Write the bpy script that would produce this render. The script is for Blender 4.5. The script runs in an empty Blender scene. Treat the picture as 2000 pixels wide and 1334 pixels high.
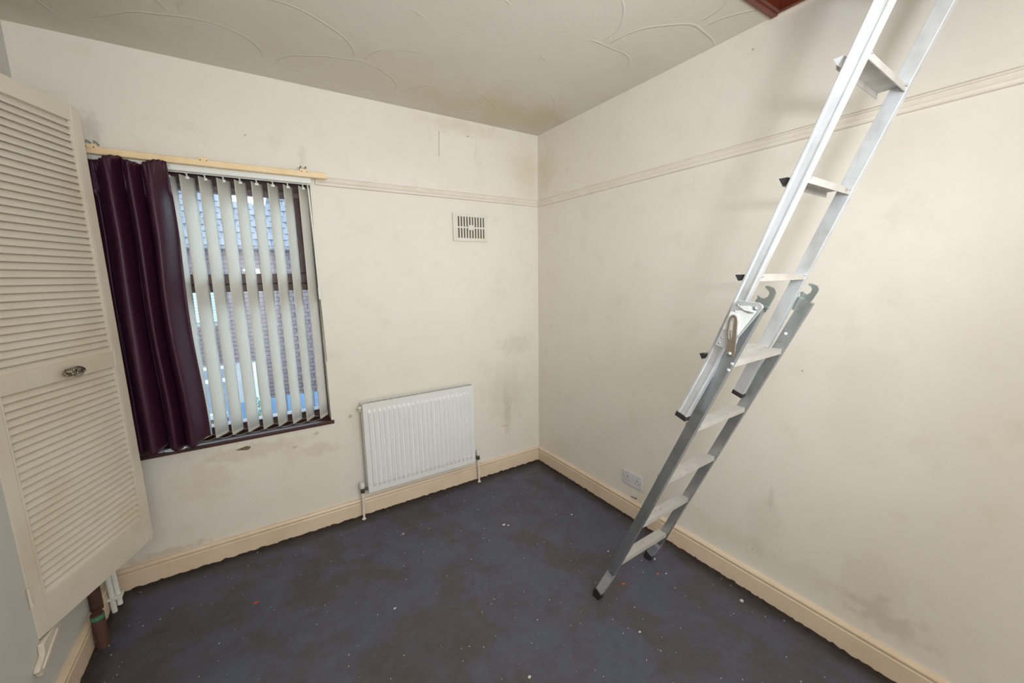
import bpy, bmesh, math, random
from mathutils import Vector, Matrix, noise
random.seed(7)
C = bpy.context.scene.collection
sc = bpy.context.scene
PI = math.pi

# ------------------------------------------------------------------ camera, sky, lights, exposure
def make_camera():
    f, yaw, pit, rol = 779.71, math.radians(32.648), math.radians(9.287), math.radians(-0.848)
    fw = Vector((math.sin(yaw)*math.cos(pit), math.cos(yaw)*math.cos(pit), -math.sin(pit)))
    r = fw.cross(Vector((0, 0, 1))).normalized(); u = r.cross(fw)
    r2 = math.cos(rol)*r + math.sin(rol)*u; u2 = -math.sin(rol)*r + math.cos(rol)*u
    cam = bpy.data.cameras.new('camera'); cam.sensor_width = 36; cam.sensor_fit = 'HORIZONTAL'
    cam.lens = f/2000*36; cam.clip_start = 0.02
    o = bpy.data.objects.new('camera', cam); C.objects.link(o)
    m = Matrix((r2, u2, -fw)).transposed().to_4x4(); m.translation = Vector((-1.8519, -2.5041, 1.4954))
    o.matrix_world = m; sc.camera = o
make_camera()

w = bpy.data.worlds.new('overcast_sky'); sc.world = w; w.use_nodes = True
bg = w.node_tree.nodes['Background']
bg.inputs[0].default_value = (0.68, 0.83, 1.0, 1); bg.inputs[1].default_value = 12.0

def area(name, loc, target, size, power, col):
    l = bpy.data.lights.new(name, 'AREA'); l.shape = 'DISK'; l.size = size; l.energy = power; l.color = col
    o = bpy.data.objects.new(name, l); C.objects.link(o); o.location = loc
    o.rotation_euler = (Vector(target)-Vector(loc)).to_track_quat('-Z', 'Y').to_euler()
    return o
area('flash_to_ceiling', (-1.8, -2.95, 1.6), (-1.7, -2.75, 2.5), 0.25, 36, (0.905, 0.945, 1.0))
area('flash_to_back_wall', (-1.75, -3.0, 1.4), (-1.6, -4.1, 1.3), 0.35, 50, (0.905, 0.945, 1.0))
area('corner_fill', (-1.12, -2.75, 1.75), (-0.45, -0.35, 1.25), 0.7, 11, (0.905, 0.945, 1.0))  # unseen soft fill added to brighten the corner and right wall
bpy.data.lights['corner_fill'].spread = math.radians(110)
vs = sc.view_settings
vs.view_transform = 'Standard'; vs.look = 'None'; vs.gamma = 1; vs.use_curve_mapping = False
vs.exposure = -0.05

# ------------------------------------------------------------------ materials
def lin(c):
    return tuple(((x/255)/12.92 if x/255 <= .04045 else ((x/255+.055)/1.055)**2.4) for x in c)+(1,)
class NT:
    def __init__(s, name, rough=.6, metal=0.0):
        s.m = bpy.data.materials.new(name); s.m.use_nodes = True; s.t = s.m.node_tree
        s.b = s.t.nodes['Principled BSDF']; s.b.inputs['Roughness'].default_value = rough
        s.b.inputs['Metallic'].default_value = metal
        s.geo = s.n('ShaderNodeNewGeometry'); s.pos = s.geo.outputs['Position']
        s.tc = s.n('ShaderNodeTexCoord'); s.obj = s.tc.outputs['Object']
    def n(s, ty, **kw):
        nd = s.t.nodes.new(ty)
        for k, v in kw.items(): setattr(nd, k, v)
        return nd
    def l(s, a, b): s.t.links.new(a, b)
    def setin(s, sock, v):
        if isinstance(v, bpy.types.NodeSocket): s.l(v, sock)
        else: sock.default_value = v
    def noise(s, scale, detail=4, rough=.55, dist=0.0, vec=None, stretch=None):
        nd = s.n('ShaderNodeTexNoise'); nd.inputs['Scale'].default_value = scale
        nd.inputs['Detail'].default_value = detail; nd.inputs['Roughness'].default_value = rough
        nd.inputs['Distortion'].default_value = dist
        v = vec or s.pos
        if stretch:
            mp = s.n('ShaderNodeVectorMath', operation='MULTIPLY'); s.l(v, mp.inputs[0]); mp.inputs[1].default_value = stretch
            v = mp.outputs[0]
        s.l(v, nd.inputs['Vector']); return nd.outputs['Fac']
    def ramp(s, fac, a, b, lo=0.0, hi=1.0):
        mr = s.n('ShaderNodeMapRange', interpolation_type='SMOOTHSTEP')
        s.l(fac, mr.inputs[0]); mr.inputs[1].default_value = a; mr.inputs[2].default_value = b
        mr.inputs[3].default_value = lo; mr.inputs[4].default_value = hi
        return mr.outputs[0]
    def math(s, op, a, b=0.0):
        nd = s.n('ShaderNodeMath', operation=op); s.setin(nd.inputs[0], a); s.setin(nd.inputs[1], b); return nd.outputs[0]
    def mix(s, fac, a, b):
        nd = s.n('ShaderNodeMix', data_type='RGBA'); s.setin(nd.inputs[0], fac)
        s.setin(nd.inputs[6], a); s.setin(nd.inputs[7], b); return nd.outputs[2]
    def color(s, c): s.setin(s.b.inputs['Base Color'], c)
    def bump(s, h, strength=.3, dist=.002, prev=None):
        nd = s.n('ShaderNodeBump'); nd.inputs['Strength'].default_value = strength; nd.inputs['Distance'].default_value = dist
        s.l(h, nd.inputs['Height'])
        if prev: s.l(prev, nd.inputs['Normal'])
        s.l(nd.outputs[0], s.b.inputs['Normal']); return nd.outputs[0]
    def spot(s, c, r, edge=.5, nscale=14, namp=.5):
        """soft mask of a stain: centre c, radii r in metres, with a ragged edge"""
        sub = s.n('ShaderNodeVectorMath', operation='SUBTRACT'); s.l(s.pos, sub.inputs[0]); sub.inputs[1].default_value = c
        dv = s.n('ShaderNodeVectorMath', operation='DIVIDE'); s.l(sub.outputs[0], dv.inputs[0]); dv.inputs[1].default_value = r
        ln = s.n('ShaderNodeVectorMath', operation='LENGTH'); s.l(dv.outputs[0], ln.inputs[0])
        nz = s.math('MULTIPLY', s.math('SUBTRACT', s.noise(nscale, 4), .5), namp*2)
        d = s.math('ADD', ln.outputs['Value'], nz)
        return s.ramp(d, 1.0-edge, 1.0, 1.0, 0.0)

CREAM = lin((228, 222, 211)); 
def wall_mat(name, stains, base=CREAM, dirt=.5):
    m = NT(name, .55)
    n1 = m.noise(1.6, 5, .6); n2 = m.noise(7, 5, .6); n3 = m.noise(60, 3, .5)
    col = m.mix(m.ramp(n1, .40, .72, 0, .32), base, lin((218, 208, 190)))
    col = m.mix(m.ramp(n2, .5, .78, 0, .22*dirt*2), col, lin((196, 184, 160)))
    # small specks and scuffs
    sp = m.n('ShaderNodeTexVoronoi'); sp.inputs['Scale'].default_value = 5.0; m.l(m.pos, sp.inputs['Vector'])
    sepc = m.n('ShaderNodeSeparateColor'); m.l(sp.outputs['Color'], sepc.inputs[0])
    spot = m.math('MULTIPLY', m.ramp(sp.outputs['Distance'], .012, .028, 1, 0), m.ramp(sepc.outputs[0], .72, .75, 0, .6))
    col = m.mix(spot, col, lin((120, 100, 80)))
    for (c, r, colr, st, kw) in stains:
        col = m.mix(m.math('MULTIPLY', m.spot(c, r, **kw), st*.5), col, lin(colr))
    m.color(col)
    b = m.bump(n3, .12, .002); b = m.bump(n2, .35, .006, b)
    return m.m
G = (150, 140, 122); B = (140, 112, 78)
M = {}
M['wall_window'] = wall_mat('painted_plaster_window_wall', [
    ((-.32, 0, .62), (.28, .3, .33), (186, 176, 154), .55, dict(edge=.8, namp=.7)),
    ((-.20, 0, .98), (.20, .3, .10), (160, 150, 130), .35, dict(edge=.6, nscale=22, namp=1.0)),
    ((-.30, 0, .45), (.05, .3, .26), (152, 142, 122), .45, dict(edge=.8, nscale=20, namp=.9)),
    ((-1.93, 0, .575), (.30, .3, .06), (182, 165, 130), .55, dict(edge=.7, nscale=16, namp=1.2)),
    ((-2.15, 0, .47), (.16, .3, .16), (196, 178, 138), .5, dict(edge=.8, nscale=16, namp=1.0)),
    ((-1.62, 0, .50), (.14, .3, .05), (190, 170, 130), .5, dict(edge=.7, nscale=20, namp=1.2)),
    ((-1.62, 0, .60), (.025, .3, .014), (130, 110, 84), .7, dict(edge=.6, nscale=60, namp=.9)),
    ((-1.74, 0, .545), (.018, .3, .012), (120, 96, 70), .7, dict(edge=.6, nscale=60, namp=.9)),
    ((-1.43, 0, .665), (.016, .3, .016), (110, 92, 74), .8, dict(edge=.6, nscale=60, namp=.7)),
    ((-1.38, 0, .62), (.10, .3, .18), (200, 186, 156), .4, dict(edge=.8, nscale=12, namp=.9)),
    ((-.33, 0, .36), (.05, .3, .012), (180, 120, 80), .45, dict(edge=.6, nscale=30, namp=1.1)),
    ((-.12, 0, 2.25), (.20, .3, .25), (198, 180, 134), .55, dict(edge=.9, nscale=9, namp=.7)),
    ((-.62, 0, 2.45), (.45, .3, .06), (196, 184, 152), .6, dict(edge=.8, nscale=9, namp=.8)),
    ((-2.35, 0, .13), (.25, .3, .035), (160, 136, 100), .6, dict(edge=.8, nscale=30, namp=.9)),
    ((-1.56, 0, 2.14), (.03, .3, .09), (186, 174, 148), .5, dict(edge=.8, nscale=50, namp=.9)),
    ((-2.36, 0, 2.14), (.04, .3, .10), (150, 140, 120), .5, dict(edge=.8, nscale=50, namp=.9)),
])
M['wall_right'] = wall_mat('painted_plaster_right_wall', [
    ((0, -.10, 2.25), (.3, .2, .26), (200, 184, 140), .55, dict(edge=.9, nscale=9, namp=.7)),
    ((0, -2.10, .34), (.3, .12, .16), (158, 142, 116), .22, dict(edge=.8, nscale=14, namp=1.1)),
    ((0, -1.74, .50), (.3, .02, .07), (150, 140, 122), .40, dict(edge=.8, nscale=20, namp=1.0)),
    ((0, -2.15, .22), (.3, .16, .08), (138, 112, 80), .42, dict(edge=.8, nscale=18, namp=1.2)),
    ((0, -1.72, .36), (.3, .10, .20), (186, 178, 160), .40, dict(edge=.7, nscale=9, namp=.8)),
    ((0, -1.62, .22), (.3, .5, .08), (190, 176, 146), .35, dict(edge=.9, nscale=9, namp=.8)),
    ((0, -2.0, 1.0), (.3, .16, .3), (206, 196, 172), .5, dict(edge=.9, nscale=7, namp=.8)),
    ((0, -1.02, .15), (.3, .06, .05), (222, 205, 160), .6, dict(edge=.9, nscale=20, namp=.5)),
    ((0, -2.0, 1.9), (.3, .15, .2), (208, 196, 170), .4, dict(edge=.9, nscale=7, namp=.8)),
])
M['wall_left'] = wall_mat('painted_plaster_left_wall', [], lin((207, 206, 201)))
M['wall_back'] = wall_mat('painted_plaster_back_wall', [])

def ceiling_mat():
    m = NT('combed_ceiling_plaster', .6)
    n1 = m.noise(1.3, 5, .6)
    col = m.mix(m.ramp(n1, .42, .7, 0, .5), lin((216, 210, 198)), lin((204, 194, 174)))
    col = m.mix(m.math('MULTIPLY', m.spot((-.45, -.25, 2.5), (.7, .35, .3), edge=.9, nscale=5, namp=.8), .6), col, lin((200, 184, 150)))
    col = m.mix(m.math('MULTIPLY', m.spot((-2.3, -.4, 2.5), (.5, .6, .3), edge=.9, nscale=4, namp=.6), .45), col, lin((184, 174, 152)))
    m.color(col)
    # overlapping fan sweeps: rows of raised arcs with fine comb strokes inside
    nz = m.n('ShaderNodeTexNoise'); nz.inputs['Scale'].default_value = 1.7; m.l(m.pos, nz.inputs['Vector'])
    sc_ = m.n('ShaderNodeVectorMath', operation='SCALE'); m.l(nz.outputs['Color'], sc_.inputs[0]); sc_.inputs['Scale'].default_value = .28
    wob = m.n('ShaderNodeVectorMath', operation='ADD'); m.l(m.pos, wob.inputs[0]); m.l(sc_.outputs[0], wob.inputs[1])
    sx = m.n('ShaderNodeSeparateXYZ'); m.l(wob.outputs[0], sx.inputs[0])
    parts = []
    for off in (0, .5):
        fx = m.math('SUBTRACT', m.math('FRACT', m.math('ADD', m.math('DIVIDE', sx.outputs[0], .62), off+20)), .5)
        fy = m.math('SUBTRACT', m.math('FRACT', m.math('ADD', m.math('DIVIDE', sx.outputs[1], .50), off+20)), .5)
        d = m.math('SQRT', m.math('ADD', m.math('MULTIPLY', fx, fx), m.math('MULTIPLY', fy, fy)))
        up = m.ramp(fy, -.04, 0, 1, 0)
        ridge_ = m.ramp(m.math('ABSOLUTE', m.math('SUBTRACT', d, .46)), .0, .014, 1, 0)
        comb = m.math('MULTIPLY', m.ramp(m.math('SINE', m.math('MULTIPLY', d, 150)), .6, 1), .10)
        parts.append(m.math('MULTIPLY', m.math('ADD', m.math('MULTIPLY', ridge_, m.ramp(m.noise(2.6, 3), .44, .56)), m.math('MULTIPLY', comb, m.ramp(m.noise(4, 2), .5, .62))), up))
    h = m.math('ADD', parts[0], parts[1])
    b = m.bump(h, .5, .005); m.bump(n1, .4, .02, b)
    return m.m
M['ceiling'] = ceiling_mat()

def floor_mat():
    m = NT('stained_blue_floor', .62)
    n1 = m.noise(2.1, 7, .62, .3); n2 = m.noise(5.5, 7, .68, .4); n3 = m.noise(26, 5, .65); n4 = m.noise(120, 3)
    blue = m.mix(n3, lin((70, 72, 86)), lin((90, 93, 110)))
    brown = m.mix(n3, lin((68, 60, 58)), lin((88, 80, 77)))
    f = m.ramp(m.math('ADD', m.math('MULTIPLY', n1, .6), m.math('MULTIPLY', n2, .4)), .44, .60)
    col = m.mix(m.math('MULTIPLY', f, .85), blue, brown)
    col = m.mix(m.ramp(n2, .62, .74, 0, .45), col, lin((98, 104, 120)))
    # dark dirt and adhesive left in a band along the walls
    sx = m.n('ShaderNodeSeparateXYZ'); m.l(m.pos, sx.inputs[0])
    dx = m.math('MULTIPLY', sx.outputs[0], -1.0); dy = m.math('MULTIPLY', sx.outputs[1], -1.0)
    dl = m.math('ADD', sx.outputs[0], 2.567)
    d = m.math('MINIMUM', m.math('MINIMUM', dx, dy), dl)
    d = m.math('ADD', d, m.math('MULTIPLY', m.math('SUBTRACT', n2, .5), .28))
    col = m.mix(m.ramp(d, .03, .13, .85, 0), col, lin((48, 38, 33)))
    # pale paint flecks
    for s_, th, st in ((22, .035, .72), (60, .06, .8)):
        v = m.n('ShaderNodeTexVoronoi'); v.inputs['Scale'].default_value = s_; m.l(m.pos, v.inputs['Vector'])
        se = m.n('ShaderNodeSeparateColor'); m.l(v.outputs['Color'], se.inputs[0])
        k = m.math('MULTIPLY', m.ramp(v.outputs['Distance'], th, th*2.4, 1, 0), m.ramp(se.outputs[1], .88, .92, 0, st*.8))
        col = m.mix(k, col, lin((150, 148, 146)))
    m.color(col)
    m.l(m.ramp(n2, .3, .7, .5, .75), m.b.inputs['Roughness'])
    b = m.bump(n3, .3, .004); m.bump(n4, .2, .001, b)
    return m.m
M['floor'] = floor_mat()

def paint(name, c, c2=None, rough=.45, nscale=6, amt=.5, bump=.1):
    m = NT(name, rough)
    n = m.noise(nscale, 5, .6)
    m.color(m.mix(m.ramp(n, .42, .75, 0, amt), lin(c), lin(c2 or tuple(int(x*.82) for x in c))))
    if bump: m.bump(m.noise(nscale*12, 3), bump, .001)
    return m.m
M['skirting'] = paint('peach_cream_gloss_paint', (226, 205, 180), (208, 182, 150), .38, 5, .5)
M['rail_paint'] = paint('cream_paint_on_moulding', (228, 220, 206), (212, 200, 178), .45, 6, .5)
M['white_metal'] = paint('white_enamel_radiator', (226, 227, 224), (216, 215, 206), .3, 3, .4, 0)
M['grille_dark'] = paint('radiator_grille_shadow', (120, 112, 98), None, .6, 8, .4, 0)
M['batten'] = paint('cream_painted_batten', (236, 211, 168), (220, 186, 134), .4, 8, .6)
M['door_paint'] = paint('aged_cream_door_paint', (216, 208, 193), (204, 189, 162), .42, 3, .6, .08)
M['pvc'] = paint('white_plastic', (226, 228, 222), (210, 208, 196), .3, 9, .3, 0)
M['socket'] = paint('white_moulded_plastic', (216, 212, 214), (200, 195, 192), .25, 20, .3, 0)
M['vent'] = paint('cream_plastic_vent', (222, 218, 206), (210, 204, 188), .35, 10, .4, 0)
M['slot'] = paint('grey_dusty_void', (92, 82, 76), (60, 52, 48), .8, 30, .6, 0)
M['black'] = paint('black_rubber', (34, 34, 34), (52, 50, 48), .6, 30, .5, .1)
M['brown_frame'] = paint('dark_brown_frame', (70, 38, 32), (54, 29, 26), .35, 9, .5, 0)
M['brown_light'] = paint('brown_frame_bead', (112, 94, 92), (90, 72, 70), .35, 9, .5, 0)
M['brass'] = paint('tarnished_brass', (84, 74, 60), (46, 40, 34), .45, 40, .6, 0)
M['rust'] = paint('rusty_brown_pipe', (84, 56, 42), (56, 40, 34), .7, 25, .8, .5)
M['green'] = paint('green_tape', (70, 130, 96), (50, 80, 62), .5, 60, .8, 0)
M['hatch_wood'] = None
M['flake'] = paint('pale_plaster_flake', (205, 200, 190), None, .8, 40, .4, 0)
M['orange'] = paint('orange_fleck', (206, 92, 48), None, .7, 40, .4, 0)
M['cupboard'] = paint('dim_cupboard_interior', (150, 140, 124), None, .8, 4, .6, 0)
M['hole'] = paint('exposed_grey_render', (128, 112, 92), (86, 74, 60), .9, 45, .8, .8)

def metal(name, c, rough=.32, c2=None, streak=True, metallic=1.0, dirt=None):
    m = NT(name, rough, metallic)
    n = m.noise(14, 4, .6); col = m.mix(m.ramp(n, .4, .75, 0, .5), lin(c), lin(c2 or tuple(int(x*.85) for x in c)))
    if dirt:
        col = m.mix(m.ramp(m.noise(38, 5, .7), .62, .7, 0, .8), col, lin(dirt))
    m.color(col)
    if streak:
        s = m.noise(60, 3, .5, 0, None, (1, .3, .05))
        m.l(m.ramp(s, .3, .7, rough-.07, rough+.10), m.b.inputs['Roughness'])
    return m.m
M['alu'] = metal('extruded_aluminium', (220, 223, 227), .42, metallic=.72)  # paler base carries the flash reflected by the upper rails
M['alu_low'] = metal('shaded_aluminium', (172, 176, 178), .42, metallic=.85)  # same alloy coloured darker for the dimmer lower rails
M['alu_tread'] = metal('ribbed_dusty_aluminium', (194, 190, 184), .6, (170, 162, 150), metallic=.5, dirt=(140, 116, 104))
M['steel'] = metal('galvanised_steel', (176, 184, 180), .35, (140, 148, 142), metallic=.9)
M['bright_steel'] = metal('bright_plate', (236, 238, 238), .3, metallic=.35)
M['silver_knob'] = metal('antique_silver', (168, 160, 146), .3, (84, 76, 66))

def hatch_wood():
    m = NT('red_brown_varnished_wood', .3)
    n = m.noise(9, 6, .6, 1.2, None, (1, 1, 6))
    m.color(m.mix(n, lin((62, 26, 18)), lin((134, 62, 42)))); return m.m
M['hatch_wood'] = hatch_wood()

def curtain_mat():
    m = NT('aubergine_satin', .46)
    n = m.noise(90, 3, .6, 0, None, (1, 1, .15))
    m.color(m.mix(n, lin((44, 14, 33)), lin((64, 24, 46))))
    m.b.inputs['Sheen Weight'].default_value = .08
    m.b.inputs['Sheen Tint'].default_value = lin((150, 90, 130))
    m.b.inputs['Specular IOR Level'].default_value = .4
    m.bump(m.noise(25, 4, .6, .6, None, (1, 1, .3)), .25, .004)
    return m.m
M['curtain'] = curtain_mat()

def slat_mat():
    m = NT('translucent_ivory_fabric', .7)
    n = m.noise(400, 2)
    c = m.mix(n, lin((237, 234, 222)), lin((246, 243, 231))); m.color(c)
    tr = m.n('ShaderNodeBsdfTranslucent'); tr.inputs[0].default_value = lin((242, 241, 238))
    mx = m.n('ShaderNodeMixShader'); mx.inputs[0].default_value = .52
    out = m.t.nodes['Material Output']
    m.l(m.b.outputs[0], mx.inputs[1]); m.l(tr.outputs[0], mx.inputs[2]); m.l(mx.outputs[0], out.inputs[0])
    return m.m
M['slat'] = slat_mat()

def glass_mat():
    m = NT('window_glass', .02)
    t = m.n('ShaderNodeBsdfTransparent'); t.inputs[0].default_value = (.93, .96, .97, 1)
    g = m.n('ShaderNodeBsdfGlossy'); g.inputs['Roughness'].default_value = .02
    fr = m.n('ShaderNodeFresnel'); fr.inputs[0].default_value = 1.45
    mx = m.n('ShaderNodeMixShader'); m.l(fr.outputs[0], mx.inputs[0]); m.l(t.outputs[0], mx.inputs[1]); m.l(g.outputs[0], mx.inputs[2])
    m.l(mx.outputs[0], m.t.nodes['Material Output'].inputs[0]); return m.m
M['glass'] = glass_mat()

def rand_mat(name, a, b, c, rough=.8, island=False, nscale=20):
    m = NT(name, rough)
    if island: r = m.geo.outputs['Random Per Island']
    else: r = m.n('ShaderNodeObjectInfo').outputs['Random']
    n = m.noise(nscale, 4)
    col = m.mix(r, lin(a), lin(b)); col = m.mix(m.math('MULTIPLY', n, .7), col, lin(c))
    m.color(col); m.bump(n, .3, .004); return m.m
M['brick'] = rand_mat('weathered_brick', (74, 56, 56), (58, 47, 49), (53, 47, 48))
M['brick_far'] = rand_mat('weathered_brick_far', (74, 56, 56), (58, 47, 49), (53, 47, 48), island=True)
M['mortar'] = paint('pale_mortar', (106, 106, 104), (90, 88, 86), .9, 12, .5)
M['tile'] = rand_mat('grey_roof_tile', (72, 74, 78), (56, 58, 64), (44, 45, 46))
M['tile_far'] = rand_mat('grey_roof_tile_far', (72, 74, 78), (56, 58, 64), (44, 45, 46), island=True)
M['roof_base'] = paint('dark_roof_felt', (44, 46, 50), None, .9, 6, .4)
M['dark_glass'] = NT('dark_house_glass', .08).m
M['dark_glass'].node_tree.nodes['Principled BSDF'].inputs['Base Color'].default_value = lin((38, 46, 54))
M['white_frame'] = paint('white_window_frame', (134, 138, 140), None, .4, 6, .3)
M['board_blue'] = paint('pale_blue_cladding', (110, 126, 138), (96, 114, 128), .5, 6, .5)
M['fence_blue'] = paint('blue_fence_paint', (42, 64, 82), (34, 50, 66), .7, 14, .7)
M['ground'] = paint('grey_yard_paving', (84, 84, 82), (62, 62, 60), .9, 3, .6)
M['leaf'] = paint('dull_green_leaf', (74, 92, 66), (44, 60, 44), .7, 30, .8)

# ------------------------------------------------------------------ mesh helpers
class MB:
    def __init__(s): s.b = bmesh.new()
    def box(s, x0, x1, y0, y1, z0, z1, bev=0, mat=None):
        vs_ = [s.b.verts.new(p) for p in ((x0,y0,z0),(x1,y0,z0),(x1,y1,z0),(x0,y1,z0),(x0,y0,z1),(x1,y0,z1),(x1,y1,z1),(x0,y1,z1))]
        fs = [s.b.faces.new([vs_[i] for i in f]) for f in ((0,3,2,1),(4,5,6,7),(0,1,5,4),(1,2,6,5),(2,3,7,6),(3,0,4,7))]
        if bev:
            es = list({e for f in fs for e in f.edges})
            r = bmesh.ops.bevel(s.b, geom=es, offset=bev, segments=2, affect='EDGES', profile=.6)
            vs_ = list({v for f in r['faces'] for v in f.verts} | {v for v in vs_ if v.is_valid})
        if mat is not None: bmesh.ops.transform(s.b, matrix=mat, verts=[v for v in vs_ if v.is_valid])
        return vs_
    def prism(s, pts, f, t0, t1):
        """closed outline pts (a, b) swept from t0 to t1; f(a, b, t) gives the point"""
        A = [s.b.verts.new(f(a, b, t0)) for a, b in pts]; B_ = [s.b.verts.new(f(a, b, t1)) for a, b in pts]
        n = len(pts); s.b.faces.new(A[::-1]); s.b.faces.new(B_)
        for i in range(n): s.b.faces.new((A[i], A[(i+1) % n], B_[(i+1) % n], B_[i]))
    def tube(s, pts, r, n=10, cap=True, rf=None):
        pts = [Vector(p) for p in pts]; rings = []
        up = Vector((0, 0, 1))
        d0 = (pts[1]-pts[0]).normalized()
        if abs(d0.dot(up)) > .9: up = Vector((1, 0, 0))
        for i, p in enumerate(pts):
            d = (pts[min(i+1, len(pts)-1)]-pts[max(i-1, 0)]).normalized()
            a = d.cross(up).normalized(); b = a.cross(d)
            up = b if abs(b.dot(d)) < .5 else up
            rr = rf(i) if rf else r
            rings.append([s.b.verts.new(p+rr*(math.cos(t*2*PI/n)*a+math.sin(t*2*PI/n)*b)) for t in range(n)])
        for A, B_ in zip(rings, rings[1:]):
            for i in range(n): s.b.faces.new((A[i], A[(i+1) % n], B_[(i+1) % n], B_[i]))
        if cap: s.b.faces.new(rings[0][::-1]); s.b.faces.new(rings[-1])
    def lathe(s, prof, M_, n=20):
        rings = [[s.b.verts.new(M_ @ Vector((r*math.cos(2*PI*i/n), r*math.sin(2*PI*i/n), z))) for i in range(n)] for r, z in prof]
        for A, B_ in zip(rings, rings[1:]):
            for i in range(n): s.b.faces.new((A[i], A[(i+1) % n], B_[(i+1) % n], B_[i]))
        s.b.faces.new(rings[0][::-1]); s.b.faces.new(rings[-1])
    def sphere(s, c, r, sc_=(1, 1, 1), seg=10):
        m_ = Matrix.Translation(c) @ Matrix.Diagonal((*sc_, 1))
        bmesh.ops.create_uvsphere(s.b, u_segments=seg, v_segments=max(6, seg*2//3), radius=r, matrix=m_)
    def grid(s, f, nu, nv):
        g = [[s.b.verts.new(f(i/nu, j/nv)) for j in range(nv+1)] for i in range(nu+1)]
        for i in range(nu):
            for j in range(nv): s.b.faces.new((g[i][j], g[i+1][j], g[i+1][j+1], g[i][j+1]))
        return g
    def build(s, name, mat, parent=None, smooth=False, solid=0, bevel=0):
        bmesh.ops.recalc_face_normals(s.b, faces=s.b.faces)
        me = bpy.data.meshes.new(name); s.b.to_mesh(me); s.b.free()
        if mat: me.materials.append(mat)
        o = bpy.data.objects.new(name, me); C.objects.link(o)
        if smooth:
            for p in me.polygons: p.use_smooth = True
            if smooth == 'auto':
                try: me.set_sharp_from_angle(angle=math.radians(40))
                except Exception: pass
        if solid:
            md = o.modifiers.new('solid', 'SOLIDIFY'); md.thickness = solid; md.offset = 0
        if bevel:
            md = o.modifiers.new('bev', 'BEVEL'); md.width = bevel; md.segments = 2; md.limit_method = 'ANGLE'
        if parent: setpar(o, parent)
        return o
def setpar(o, p):
    # geometry is written in room coordinates; keep it in place under the parent
    o.parent = p
    o.matrix_parent_inverse = world(p).inverted()
def world(o):
    m = o.matrix_basis.copy()
    if o.parent: m = world(o.parent) @ o.matrix_parent_inverse @ m
    return m
def tag(o, label, cat, group=None, kind=None):
    if label: o['label'] = label
    if cat: o['category'] = cat
    if group: o['group'] = group
    if kind: o['kind'] = kind
    return o
def thing(name, loc, label, cat, group=None):
    o = bpy.data.objects.new(name, None); C.objects.link(o); o.location = loc; o.empty_display_size = .05
    return tag(o, label, cat, group)
def struct(o, label=None):
    o['kind'] = 'structure'
    if label: o['label'] = label; o['category'] = label.split()[-1] if False else o.get('category', 'structure')
    return o
def XF(M_, f):
    return lambda *a: M_ @ Vector(f(*a))

# ------------------------------------------------------------------ room shell
WL = -2.567; BK = -4.1; H = 2.5
WX0, WX1, WZ0, WZ1 = -2.395, -1.530, .664, 2.03     # window opening
def S(o, label, cat): o['kind'] = 'structure'; o['label'] = label; o['category'] = cat; return o

mb = MB(); mb.box(WL-.25, .25, BK-.1, .25, -.12, 0)
S(mb.build('floor', M['floor']), 'dark blue-grey bare floor stained brown, flecked with paint', 'floor')
# ceiling with the loft hatch opening
HX0, HX1, HY0, HY1 = -.80, -.012, -2.62, -1.60
mb = MB()
mb.box(WL-.15, HX0, BK, .1, H, H+.12); mb.box(HX0, .1, HY1, .1, H, H+.12); mb.box(HX0, .1, BK, HY0, H, H+.12)
mb.box(HX1, .1, HY0, HY1, H, H+.12)
S(mb.build('ceiling', M['ceiling']), 'off-white ceiling with combed plaster sweeps and damp discolouring', 'ceiling')

mb = MB()   # window wall, 0.28 thick, with opening
T = .28
mb.box(WL-.12, WX0, 0, T, 0, H+.1); mb.box(WX1, .12, 0, T, 0, H+.1)
mb.box(WX0, WX1, 0, T, 0, WZ0-.022); mb.box(WX0, WX1, 0, T, WZ1, H+.1)
wall_w = S(mb.build('wall_far', M['wall_window']), 'cream painted wall with the window, damp marks below the sill', 'wall')
mb = MB(); mb.box(0, .12, BK, 0, 0, H+.1)
wall_r = S(mb.build('wall_right', M['wall_right']), 'cream painted side wall behind the loft ladder', 'wall')
OY0, OY1, OZ0, OZ1 = -.672, -.135, .318, 2.17       # cupboard opening in the left wall
mb = MB()
mb.box(WL-.12, WL, BK, OY0, 0, H+.1); mb.box(WL-.12, WL, OY1, .0, 0, H+.1)
mb.box(WL-.12, WL, OY0, OY1, 0, OZ0); mb.box(WL-.12, WL, OY0, OY1, OZ1, H+.1)
wall_l = S(mb.build('wall_left', M['wall_left']), 'pale grey-cream wall at the left, holding the louvred cupboard', 'wall')
mb = MB(); mb.box(WL-.12, .12, BK-.1, BK, 0, H+.1)
S(mb.build('wall_back', M['wall_back']), 'cream wall behind the viewer', 'wall')
# cupboard recess
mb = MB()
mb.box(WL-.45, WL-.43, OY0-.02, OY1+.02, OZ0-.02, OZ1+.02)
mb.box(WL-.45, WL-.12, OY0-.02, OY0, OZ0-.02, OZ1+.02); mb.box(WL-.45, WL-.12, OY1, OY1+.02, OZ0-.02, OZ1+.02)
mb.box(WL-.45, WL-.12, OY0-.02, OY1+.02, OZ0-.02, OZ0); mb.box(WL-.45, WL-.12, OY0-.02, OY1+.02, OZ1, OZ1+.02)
mb.build('cupboard_recess', M['cupboard'], wall_l)
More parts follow.
